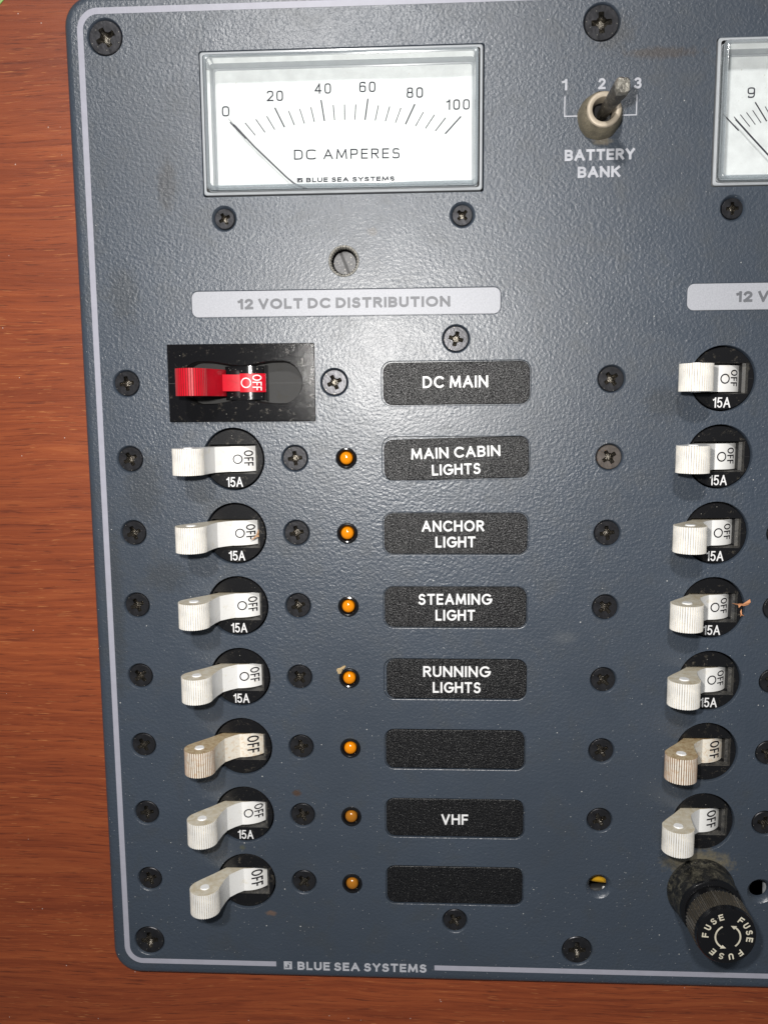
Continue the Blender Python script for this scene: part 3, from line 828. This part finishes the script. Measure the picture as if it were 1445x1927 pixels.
def toggle_mesh(mats):
    mb = MB()
    tx, tz, R = -9.1, 8.3, 3.85
    prof = []    # (x, z, material of the edge that follows)
    prof.append((5.2, -6.5, 0))
    for k in range(0, 11):
        x = 5.2 + (-0.85 - 5.2) * k / 10
        prof.append((x, DC + sqrt(DR * DR - (x + .8) ** 2), 0))
    prof += [(-2.55, .55, 0), (-4.1, 2.35, 0), (-4.75, 4.6, 0)]
    # ribbed tip, from the inner side round to the outer side
    a0, a1, nr = -4.0, 208.0, 25
    pitch = (a1 - a0) / nr
    for k in range(nr):
        b = a0 + k * pitch
        for f, rr, mi in ((0.0, R, 0), (0.60, R, 2), (0.74, R - .19, 2), (0.90, R - .19, 2)):
            t = radians(b + f * pitch)
            prof.append((tx + rr * cos(t), tz + rr * sin(t), mi))
    t = radians(a1); prof.append((tx + R * cos(t), tz + R * sin(t), 0))
    prof += [(-10.9, 4.6, 0), (-8.3, 1.9, 0), (-5.6, -1.3, 0), (-5.2, -6.5, 0)]
    H = 3.2; e = 0.10
    top = mb.loop([(x, H, z) for x, z, m in prof]); bot = mb.loop([(x, -H, z) for x, z, m in prof])
    n = len(prof)
    for i in range(n):
        j = (i + 1) % n
        mb.face((top[i], top[j], bot[j], bot[i]), prof[i][2])
    # end faces: split at the kink so that the polygons stay simple
    bm = bmesh.new()
    for ids, sgn, mi in ((top, 1, 1), (bot, -1, 0)):
        vs = [bm.verts.new((mb.v[i][0], mb.v[i][2], 0)) for i in ids]
        mp = {v: i for v, i in zip(vs, ids)}
        ed = [bm.edges.new((a, b)) for a, b in zip(vs, vs[1:] + vs[:1])]
        r = bmesh.ops.triangle_fill(bm, edges=ed, use_beauty=True, normal=(0, 0, 1))
        for g in r['geom']:
            if isinstance(g, bmesh.types.BMFace):
                mb.face([mp[v] for v in g.verts], mi)
    bm.free()
    return mb.mesh('toggle_handle', mats, True, 13, recalc=True)

tg_white = toggle_mesh([M['white'], M['white_top'], M['white_rib']])
tg_clean = toggle_mesh([M['white'], M['white'], M['white_rib']])
tg_stain = toggle_mesh([M['stained'], M['stained_top'], M['stained_rib']])
pin = MB()
for s in (1, -1):
    n = 24; pts = [(-9.1 + 1.25 * cos(2 * pi * i / n), s * 3.19, 8.3 + 1.25 * sin(2 * pi * i / n)) for i in range(n)]
    p2 = [(-9.1 + 1.1 * cos(2 * pi * i / n), s * 3.42, 8.3 + 1.1 * sin(2 * pi * i / n)) for i in range(n)]
    a = pin.loop(pts); b = pin.loop(p2); pin.bridge(a, b); pin.cap(b)
pin_me = pin.mesh('pin', [M['pin']], True, 40, recalc=True)

def off_text(x0, x1, y_top, y_bot, t):
    """OFF turned a quarter clockwise on the rocker: reads downwards"""
    mb = MB()
    add_text(mb, 'OFF', 0, 0, y_top - y_bot, x1 - x0, t, z=0.03, gap=.34, fn=lambda u, v, z: drum_pt(x0 + v, y_top - u, z))
    return mb
def ring_text(mb, cx, cy, r, t, lift=.03):
    n = 36
    a = mb.loop([drum_pt(cx + (r - t / 2) * cos(2 * pi * i / n), cy + (r - t / 2) * sin(2 * pi * i / n), lift) for i in range(n)])
    b = mb.loop([drum_pt(cx + (r + t / 2) * cos(2 * pi * i / n), cy + (r + t / 2) * sin(2 * pi * i / n), lift) for i in range(n)])
    mb.bridge(a, b)
small = off_text(2.35, 4.45, 2.15, -1.85, .32); ring_text(small, 0.85, -.05, 1.07, .32)
small_me = small.mesh('handle_lettering', [M['print_black']], False)
big_me = off_text(1.1, 3.95, 2.5, -2.3, .42).mesh('handle_lettering', [M['print_black']], False)
amp = MB(); add_text(amp, '15A', -2.05, -7.05, 4.2, 2.5, .32, z=-.42, gap=.22); amp_me = amp.mesh('rating_lettering', [M['print_white']], False)
seam = MB()
for y in (-.03,): seam.box(6.12, y - .05, -.44, 7.35, y + .07, -.43)
seam_me = seam.mesh('seam', [M['blackhole']], False)

NOAMP = {('L', 5), ('L', 7), ('R', 5), ('R', 6)}
for side, bx, rng in (('L', BXL, range(1, 8)), ('R', BXR, range(0, 7))):
    for i in rng:
        stained = i == 5
        y = ROW[i] - .16
        lb = None
        if stained: lb = 'circuit breaker with a brown-stained toggle'
        elif (side, i) in NOAMP: lb = 'circuit breaker with a plain OFF toggle and no rating'
        b = part('circuit_breaker', boss_me, None, (bx, y, 0), label=lb)
        me = tg_stain if stained else (tg_clean if (side == 'L' and i == 1) or (side == 'R' and i < 2) else tg_white)
        sub('toggle_handle', me, None, b, label='brown-stained toggle' if stained else None)
        sub('pin', pin_me, None, b)
        sub('handle_lettering', big_me if (side, i) in NOAMP else small_me, None, b)
        sub('seam', seam_me, None, b)
        if (side, i) not in NOAMP: sub('rating_lettering', amp_me, None, b)

# ------------------------------------------------------------------ main breaker: black frame, red toggle
mb = MB()
fx, fy = -40.9, 18.05
def dogbone(z, e=0.0):
    pts = []; Re = 5.45 - e; cxr = 9.9
    def half(x):      # half height between the ends
        u = min(1.0, abs(x) / 8.6)
        return (4.30 - e) + (Re * .985 - (4.30 - e)) * (u * u * (3 - 2 * u))
    for k in range(13): 
        t = radians(80 - 160 * k / 12); pts.append((cxr + Re * cos(t), Re * sin(t), z))
    for k in range(1, 16): 
        x = 9.2 - 18.4 * k / 16; pts.append((x, -half(x), z))
    for k in range(13):
        t = radians(260 - 160 * k / 12); pts.append((-cxr + Re * cos(t), Re * sin(t), z))
    for k in range(1, 16):
        x = -9.2 + 18.4 * k / 16; pts.append((x, half(x), z))
    return pts
f0 = mb.loop(rrect(-18.38, -9.58, 18.38, 9.58, .25, 0.0, 3)); f1 = mb.loop(rrect(-18.38, -9.58, 18.38, 9.58, .25, 0.95, 3)); f2 = mb.loop(rrect(-18.25, -9.45, 18.25, 9.45, .2, 1.05, 3))
mb.bridge(f0, f1); mb.bridge(f1, f2)
d0 = mb.loop(dogbone(1.05)); mb.fill([f2, d0])
d1 = mb.loop(dogbone(.85, .12)); d2 = mb.loop(dogbone(-3.2, .3))
mb.bridge(d1, d0, 0); mb.bridge(d2, d1, 1)
mb.cap(d2[::-1], 1)
mainb = part('main_breaker', mb, [M['frame'], M['recess']], (fx, fy, 0), label='main breaker in a black rectangular frame with a red toggle', recalc=True)
# glossy black rocker barrel and the grooved floor beside it
g = MB()
def bar(mb, x0, x1, hy, cz, R, n=14, mi=0, cx=0.9, yc=0.0):
    """slice of a barrel whose axis runs up the panel"""
    up = [(x0 + (x1 - x0) * k / n) for k in range(n + 1)]
    P = [(x, cz + sqrt(max(.01, R * R - (x - cx) ** 2))) for x in up]
    t = mb.loop([(x, yc + hy, z) for x, z in P] + [(x1, yc + hy, -5), (x0, yc + hy, -5)])
    b = mb.loop([(x, yc - hy, z) for x, z in P] + [(x1, yc - hy, -5), (x0, yc - hy, -5)])
    mb.bridge(t, b, mi); mb.cap(t, mi); mb.cap(b, mi, True)
bar(g, -4.6, 5.2, 4.15, -7.6, 7.9)
g.box(5.6, -4.4, -3.18, 6.1, 4.4, -1.2)
sub('rocker_barrel', g, [M['gloss']], mainb, recalc=True)
g = MB(); g.box(6.2, -.09, -3.19, 15.0, .05, -3.17)
sub('seam', g, [M['blackhole']], mainb, smooth=False)
for xa, xb in ((15.4, 18.2), (-18.2, -15.4)):
    g = MB(); g.box(xa, -.09, 1.053, xb, .03, 1.056); sub('seam', g, [M['blackhole']], mainb, smooth=False)
# red toggle
g = MB()
tx, tz, R = -9.7, 8.0, 3.9
prof = [(-3.4, -.5, 0), (-3.55, 1.6, 0), (-5.0, 6.0, 0)]
a0, a1, nr = 8.0, 205.0, 22; pitch = (a1 - a0) / nr
for k in range(nr):
    b = a0 + k * pitch
    for f, rr, mi in ((0.0, R, 0), (0.62, R, 1), (0.78, R - .16, 1), (0.92, R - .16, 1)):
        t = radians(b + f * pitch); prof.append((tx + rr * cos(t), tz + rr * sin(t), mi))
t = radians(a1); prof.append((tx + R * cos(t), tz + R * sin(t), 0))
prof += [(-9.6, 2.2, 0), (-7.8, -.5, 0)]
def prism(mb, prof, h, yc=0.0):
    top = mb.loop([(x, yc + h, z) for x, z, m in prof]); bot = mb.loop([(x, yc - h, z) for x, z, m in prof])
    n = len(prof)
    for i in range(n):
        j = (i + 1) % n; mb.face((top[i], top[j], bot[j], bot[i]), prof[i][2])
    mb.cap(top, 0); mb.cap(bot, 0, True)
# shift so that the tip stands where the photograph has it
prof = [(x - 0.7, z, m) for x, z, m in prof]
prism(g, prof, 3.25)
prism(g, [(-6.5, -.4, 0), (-6.5, 3.2, 0), (-4.6, 2.2, 0), (-2.6, 1.1, 0), (-.3, .5, 0), (-.3, -.4, 0)], 2.05)
nseg = 10
P = [(-.4 + 6.2 * k / nseg, -7.6 + sqrt(8.3 ** 2 - (-.4 + 6.2 * k / nseg - .9) ** 2)) for k in range(nseg + 1)]
prism(g, [(x, z, 0) for x, z in P] + [(5.8, -3, 0), (-.4, -3, 0)], 2.3)
sub('toggle_handle', g, [M['red'], M['red_rib']], mainb, recalc=True, angle=28)
def rdrum(x, y, lift=.03): return (x, y, -7.6 + sqrt(8.3 ** 2 - (x - .9) ** 2) + lift)
g = MB()
add_text(g, 'OFF', 0, 0, 3.9, 2.15, .27, z=.03, gap=.3, fn=lambda u, v, z: rdrum(2.75 + v, 2.0 - u, z))
n = 36
a = g.loop([rdrum(1.15 + 1.02 * cos(2 * pi * i / n), 1.02 * sin(2 * pi * i / n)) for i in range(n)]); b = g.loop([rdrum(1.15 + 1.28 * cos(2 * pi * i / n), 1.28 * sin(2 * pi * i / n)) for i in range(n)]); g.bridge(a, b)
sub('handle_lettering', g, [M['print_white']], mainb, smooth=False)

# ------------------------------------------------------------------ meters
DZ = -5.0
def meter(ox, oy, label, kind):
    mb = MB()
    X0, Y0, X1, Y1 = 0.25, 0.25, 67.35, 33.0
    # tray: flange, stepped wall down to the dial
    steps = [(0.0, -3.0, 0), (0.0, .25, 0), (.18, .42, 0), (.62, .42, 0), (.66, -.5, 2), (1.02, -.5, 2), (1.35, -.5, 0), (1.55, -1.2, 0), (1.75, -3.2, 0), (1.9, DZ + .35, 0), (2.2, DZ + .25, 0), (2.3, DZ - .3, 0)]
    prev = None
    for ins, z, mi in steps:
        cur = mb.loop(rrect(X0 + ins, Y0 + ins, X1 - ins, Y1 - ins, .6, z, 3))
        if prev: mb.bridge(prev, cur, mi)
        prev = cur
    me = mb.mesh('meter_tray', [M['tray'], M['tray'], M['blackhole']], True, 30)
    m = part('analog_meter', me, None, (ox, oy, 0), label=label)
    # dial
    d = MB(); c = d.loop(rrect(2.0, 2.0, X1 - 1.75, Y1 - 1.75, 1.0, DZ, 4)); d.cap(c)
    sub('dial', d, [M['dial']], m, smooth=False)
    # cover: a clear box lid with bevelled rim
    cv = MB(); prev = None
    for k, (ins, z) in enumerate([(1.05, -.4), (1.05, 1.7), (1.18, 2.12), (1.50, 2.36), (1.8, 2.42)]):
        cur = cv.loop(rrect(X0 + ins, Y0 + ins, X1 - ins, Y1 - ins, .8, z, 4))
        if prev: cv.bridge(prev, cur, 1)
        prev = cur
    cv.cap(prev, 0)
    prev = None
    for k, (ins, z) in enumerate([(1.9, 1.6), (1.85, -1.6)]):
        cur = cv.loop(rrect(X0 + ins, Y0 + ins, X1 - ins, Y1 - ins, .8, z, 4))
        if prev: cv.bridge(cur, prev, 1)
        prev = cur
    sub('clear_cover', cv, [M['clear'], M['clear_edge']], m, angle=50)
    s = MB(); t = MB()
    cx, cy, Rb = 34.2, -60.97, 79.65
    def tick(al, dr, top, w):
        L = (top - Rb) / cos(radians(dr - al))
        x, y = cx + Rb * sin(radians(al)), cy + Rb * cos(radians(al))
        add_line(s, [(x, y), (x + L * sin(radians(dr)), y + L * cos(radians(dr)))], w, DZ + .03)
        return x + L * sin(radians(dr)), y + L * cos(radians(dr))
    if kind == 'A':
        for i in range(21):
            tick((i - 10) * 1.79, (i - 10) * 4.4, 84.6 if i % 4 == 0 else 83.2, .30 if i % 4 == 0 else .20)
        for txt, x, y, w in (('0', -45.0, 83.1, 1.85), ('20', -33.8, 86.4, 4.0), ('40', -22.0, 87.8, 4.0), ('60', -11.1, 87.9, 3.95), ('80', .4, 86.3, 3.95), ('100', 10.0, 83.3, 5.65)):
            add_text(t, txt, x + 48.95, y - 62.94, w, 2.4, .30, z=DZ + .03, ang=-.5, q=3.4, gap=.5)
        add_text(t, 'DC AMPERES', -27.4 + 48.95, 72.5 - 62.9, 26.0, 2.36, .30, z=DZ + .03, ang=-.4, q=3.4, gap=.5, space=.6)
        add_text(t, 'BLUE SEA SYSTEMS', -24.5 + 48.95, 67.1 - 62.9, 21.8, 1.1, .27, z=DZ + .03, ang=-.3)
        add_text(t, '%', -26.75 + 48.95, 67.1 - 62.9, 1.5, 1.05, .22, z=DZ + .03)
        npts = [(-43.1, 82.0, .08), (-41.9, 80.75, .14), (-41.5, 80.3, .4), (-36.93, 75.4, .4), (-29.35, 68.2, .4), (-27.3, 66.5, .4), (-25.4, 65.6, .4), (-23.8, 65.0, .4)]
        npts = [(x + 48.95, y - 62.9, w) for x, y, w in npts]
    else:
        for j in range(41):
            al = -19.5 + .975 * j
            xx, yy = tick(al, 2.3 * al, 84.6 if j % 5 == 0 else 83.0, .30 if j % 5 == 0 else .20)
            if j % 5 == 0:
                txt = str(8 + j // 5); w = 1.75 if len(txt) == 1 else 3.6
                add_text(t, txt, xx + 2.6 * sin(radians(1.6 * al)) - w / 2, yy + 1.0, w, 2.4, .30, z=DZ + .03, q=3.4, gap=.5)
        add_text(t, 'DC VOLTS', 23.5, 9.6, 21.0, 2.36, .30, z=DZ + .03, q=3.4, gap=.5, space=.6)
        add_text(t, 'BLUE SEA SYSTEMS', -24.5 + 48.95, 67.1 - 62.9, 21.8, 1.1, .27, z=DZ + .03)
        npts = [(78.5, 79.1, .34), (82.4, 75.0, .34), (86.5, 70.8, .34), (92.5, 64.0, .34), (93.5, 62.9, .34)]
        npts = [(x - 72.25, y - 62.9, w) for x, y, w in npts]
    sub('scale_marks', s, [M['print_dial']], m, smooth=False)
    sub('numerals', t, [M['print_dial']], m, smooth=False)
    nb = MB(); prev = None
    for i, (x, y, w) in enumerate(npts):
        a, b = (npts[i - 1] if i else npts[0]), (npts[i + 1] if i < len(npts) - 1 else npts[-1])
        dx, dy = b[0] - a[0], b[1] - a[1]; dl = hypot(dx, dy); nx, ny = -dy / dl * w / 2, dx / dl * w / 2
        cur = nb.loop([(x + nx, y + ny, DZ + 1.5), (x + nx, y + ny, DZ + 1.65), (x - nx, y - ny, DZ + 1.65), (x - nx, y - ny, DZ + 1.5)])
        if prev: nb.bridge(prev, cur)
        prev = cur
    sub('needle', nb, [M['needle']], m, smooth=False, recalc=True)
    return m
meter(-48.95, 62.9, 'ammeter reading DC AMPERES with a scale from 0 to 100', 'A')
meter(72.25, 62.75, 'voltmeter at the right edge with a scale starting at 8 and 9', 'V')

# ------------------------------------------------------------------ battery bank toggle switch
mb = MB()
last = mb.lathe(0, 0, [(5.1, 0.0), (5.05, .8), (4.9, 2.2), (4.55, 3.8), (4.2, 4.9), (4.0, 5.3)], 48, 0, rfun=lambda r, t, k: r + .07 * sin(5 * t + k) + .05 * sin(11 * t))
last = None
mb.lathe(0, 0, [(4.0, 5.3), (3.9, 5.6), (3.7, 5.75), (3.05, 5.75), (2.75, 5.6)], 48, 1)
mb.lathe(0, 0, [(2.75, 5.6), (2.5, 5.0), (2.35, 2.5)], 48, 1)
end = mb.lathe(0, 0, [(2.35, 2.5), (2.3, 1.0)], 48, 2); mb.cap(end, 2)
sw = part('toggle_switch', mb, [M['nut'], M['nut_ring'], M['blackhole']], (45.75, 79.0, 0), label='battery bank toggle switch with a corroded lever', angle=40)
mb = MB(); prev = None
rnd = random.Random(4)
A, B = Vector((.1, -.3, 1.5)), Vector((1.2, .45, 18.6)); ax = (B - A).normalized(); u = ax.cross(Vector((0, 1, 0))).normalized(); v = ax.cross(u)
prof = [(0, 1.15), (.2, 1.3), (.4, 1.5), (.6, 1.62), (.8, 1.75), (.93, 1.85), (.985, 1.8), (1.0, 1.55)]
for k, (f, r) in enumerate(prof):
    c = A + (B - A) * f
    pts = []
    for i in range(20):
        t = 2 * pi * i / 20; sq = 1 + .10 * cos(4 * t) * f * -1
        rr = r * sq * (1 + rnd.uniform(-.08, .08))
        pts.append(c + u * rr * cos(t) * .93 + v * rr * sin(t) + ax * rnd.uniform(-.1, .1))
    cur = mb.loop(pts)
    if prev: mb.bridge(prev, cur, 1 if k >= 6 else 0)
    prev = cur
mb.cap(prev, 1)
sub('lever', mb, [M['lever'], M['lever_tip']], sw, recalc=True, angle=40, label='corroded grey metal lever')

# ------------------------------------------------------------------ slotted adjuster in a knurled sleeve
mb = MB()
kn = lambda r, t, k: r + (.10 * (1 if int(t / (2 * pi) * 60) % 2 else -1) if 3 <= k <= 6 else 0)
mb.lathe(0, 0, [(3.74, -3), (3.74, .02), (3.62, .18), (3.6, .22), (3.35, .05), (3.15, -.5), (3.05, -1.2), (3.02, -1.8), (3.0, -3.9)], 120, mis=[0, 0, 0, 0, 0, 0, 1, 1], rfun=kn)
ad = part('slotted_adjuster', mb, [M['sleeve'], M['blackhole']], (-14.97, 47.2, 0), label='bright knurled sleeve round a slotted screw', angle=30)
mb = MB()
def slotface(x, hw, r, z0, z1, tilt=radians(-68)):
    n = 24; ca, sa = cos(tilt), sin(tilt)
    a0 = math.asin(hw / r)
    for sgn in (1, -1):
        pts = [(r * cos(a0 + (pi - 2 * a0) * i / n), sgn * r * sin(a0 + (pi - 2 * a0) * i / n)) for i in range(n + 1)]
        if sgn < 0: pts.reverse()
        pts = [(px * ca - py * sa, px * sa + py * ca) for px, py in pts]
        t = mb.loop([(px, py, z1) for px, py in pts]); b = mb.loop([(px, py, z0) for px, py in pts])
        mb.bridge(b, t); mb.cap(t)
    c = mb.loop(circle(0, 0, r, z1 - .5, 32)); mb.cap(c, 1)
slotface(0, .34, 2.70, -3.4, -1.9)
sub('slotted_screw', mb, [M['slot_face'], M['blackhole']], ad, (.08, -.15, 0), angle=30)

# ------------------------------------------------------------------ fuse holder
mb = MB()
mb.lathe(0, 0, [(8.75, 0), (8.8, .6), (8.6, 1.4), (8.3, 2.0)], 56, 0)
mb.lathe(0, 0, [(8.3, 2.0), (8.2, 5.0), (7.95, 8.1)], 56, 0)
mb.lathe(0, 0, [(7.95, 8.1), (7.8, 8.8), (7.5, 9.0), (7.3, 9.05)], 56, 1)
mb.lathe(0, 0, [(7.3, 9.05), (6.9, 9.2), (6.9, 12.0)], 56, 1)
fh = part('fuse_holder', mb, [M['fuse_dusty'], M['fuse']], (76.95, -115.17, 0), label='black screw-cap fuse holder caked in dust at its base', angle=30)
mb = MB(); N = 48 * 4
def kf(r, t, k): return r - (.42 if (int(round(t / (2 * pi) * N)) % 4) in (0, 1) else 0) if 1 <= k <= 2 else r
mb.lathe(0, 0, [(7.0, 11.6), (7.55, 12.2), (7.4, 17.2), (7.15, 17.6)], N, 1, rfun=kf)
last = mb.lathe(0, 0, [(7.15, 17.6), (7.05, 19.0), (6.85, 19.3), (6.5, 19.38)], N, 0)
mb.cap(last, 0)
sub('fuse_cap', mb, [M['fuse'], M['fuse_knurl']], fh, (-.1, 0, 0), angle=24)
mb = MB()
zt = 19.42
for start, step in ((176, 22.5), (55, 20.5), (-52, 26.0)):
    for k, ch in enumerate('FUSE'):
        ang = radians(start - step * k); rb = 4.45
        if start == -52: rb = 4.35
        cx0, cy0 = rb * cos(ang), rb * sin(ang)
        rot = ang - pi / 2          # tops outward
        gw = 1.15
        add_text(mb, ch, cx0 - gw / 2 * cos(rot), cy0 - gw / 2 * sin(rot), gw, 1.6, .32, z=zt, ang=math.degrees(rot))
for a0, a1, r in ((-52, 55, 2.95), (118, 240, 2.95)):
    pts = [(r * cos(radians(a0 + (a1 - a0) * i / 20)) + .1, r * sin(radians(a0 + (a1 - a0) * i / 20))) for i in range(21)]
    add_line(mb, pts, .40, zt)
    t = radians(a1); c, s = cos(t), sin(t)
    tip = (r * cos(t + .42) + .1, r * sin(t + .42)); 
    ids = mb.loop([((r + .55) * c + .1, (r + .55) * s, zt + .01), (tip[0], tip[1], zt + .01), ((r - .55) * c + .1, (r - .55) * s, zt + .01)])
    mb.face(ids, 0)
sub('lettering', mb, [M['print_cream']], fh, smooth=False, label='cream word FUSE three times round two turning arrows')

# ------------------------------------------------------------------ wires behind the empty holes
def tube(mb, pts, r, n=14, mi=0):
    prev = None
    for i, p in enumerate(pts):
        a = Vector(pts[max(0, i - 1)]); b = Vector(pts[min(len(pts) - 1, i + 1)]); d = (b - a).normalized()
        u = d.cross(Vector((0, 0, 1)))
        if u.length < .1: u = d.cross(Vector((0, 1, 0)))
        u.normalize(); v = d.cross(u)
        cur = mb.loop([Vector(p) + u * r * cos(2 * pi * k / n) + v * r * sin(2 * pi * k / n) for k in range(n)])
        if prev: mb.bridge(prev, cur, mi)
        prev = cur
def wire(pts, r, mat, label):
    mb = MB(); tube(mb, pts, r); part('wire', mb, [mat], label=label, recalc=True)
wire([(30, -108, -9), (42, -114.0, -7.2), (51, -115.3, -6.6), (58, -116.4, -7.2), (68, -119, -12)], 1.9, M['yellow'], 'yellow wire behind the empty hole')
wire([(38, -124, -9), (46, -120.9, -7.4), (52, -120.1, -7.2), (60, -121, -9)], 1.7, M['wire_black'], 'black wire behind the empty hole')
wire([(52.8, -129, -9), (52.9, -121, -4.9), (53.0, -119.4, -4.6), (53.3, -118.0, -4.9)], .8, M['pin'], 'white wire end behind the empty hole')
wire([(98, -129, -9), (97.4, -122, -6.6), (97.2, -117, -6.6), (97.6, -110, -9)], 1.5, M['tray'], 'pale wire behind the right-hand empty hole')

# ------------------------------------------------------------------ loose bits lying on the panel
def thing(name, mb, mats, loc, label, cat, rz=0.0, angle=40):
    o = bpy.data.objects.new(name, mb.mesh(name, mats, True, angle, recalc=True)); scene.collection.objects.link(o)
    o.matrix_world = UP @ Matrix.Translation(Vector(loc) * MM) @ Matrix.Rotation(rz, 4, 'Z')
    o['label'] = label; o['category'] = cat
    return o
def sliver(mb, pts, thick=.12, z0=.1, seed=1, curl=.5):
    """a thin ragged flake: outline extruded, its surface buckled"""
    r = random.Random(seed)
    top = mb.loop([(x, y, z0 + thick + r.uniform(0, curl)) for x, y in pts]); bot = mb.loop([(mb.v[i][0], mb.v[i][1], mb.v[i][2] - thick) for i in top])
    cx_ = sum(p[0] for p in pts) / len(pts); cy_ = sum(p[1] for p in pts) / len(pts)
    ct = mb.vert((cx_, cy_, z0 + thick + curl)); cb = mb.vert((cx_, cy_, z0 + curl))
    n = len(pts)
    for i in range(n):
        j = (i + 1) % n
        mb.face((top[i], top[j], ct)); mb.face((bot[j], bot[i], cb)); mb.face((bot[i], bot[j], top[j], top[i]))
mb = MB()
sliver(mb, [(-1.55, .15), (-1.35, .65), (-.75, .75), (-.35, .95), (.2, 1.35), (.75, 1.4), (.8, 1.15), (.45, .75), (.1, .35), (-.05, .0), (-.35, -.5), (-.8, -.85), (-1.1, -.75), (-1.3, -.35)], .12, .05, 3, .45)
thing('paint_flake', mb, [M['flake']], (-16.75, -56.05, .12), 'small tan flake caught on the amber light beside RUNNING LIGHTS', 'flake')
mb = MB()
sliver(mb, [(-1.5, -1.6), (-.6, -.9), (.1, -.2), (.5, .6), (.8, 1.5), (.95, .5), (.8, -.1), (.9, -.6), (.3, -.6), (-.4, -1.2)], .1, .05, 5, .4)
thing('wood_shaving', mb, [M['shaving']], (-38.6, -20.3, -.35), 'brown splinter lying on the breaker toggle beside ANCHOR LIGHT', 'wood splinter')
mb = MB()
sliver(mb, [(-2.4, .25), (-1.4, .1), (-.3, .2), (.8, .1), (1.5, .35), (2.1, 1.3), (2.15, .6), (1.75, -.15), (.6, -.4), (-.4, -.25), (-.6, -.9), (-.75, -.2), (-1.4, -.05)], .08, .05, 8, .5)
sliver(mb, [(-.2, -1.9), (.1, -1.2), (.15, -2.4), (.9, -3.0), (.3, -2.9), (-.1, -3.2), (-.1, -2.5)], .08, .05, 9, .4)
thing('wood_shaving', mb, [M['orange_fibre']], (83.9, -38.1, -.2), 'orange wood fibre at the rim of the fourth breaker hole in the right column', 'wood splinter')
mb = MB()
c0 = mb.loop(rrect(-12, -12, 12, 12, 2, 0, 4)); c1 = mb.loop(rrect(-12, -12, 12, 12, 2, .3, 4)); mb.bridge(c0, c1); mb.cap(c1); mb.cap(c0, 0, True)
thing('tape', mb, [M['green']], (-106.0, 118.5, -2.99), 'pale green scrap of tape on the wood at the top left corner', 'tape', rz=pi / 4)
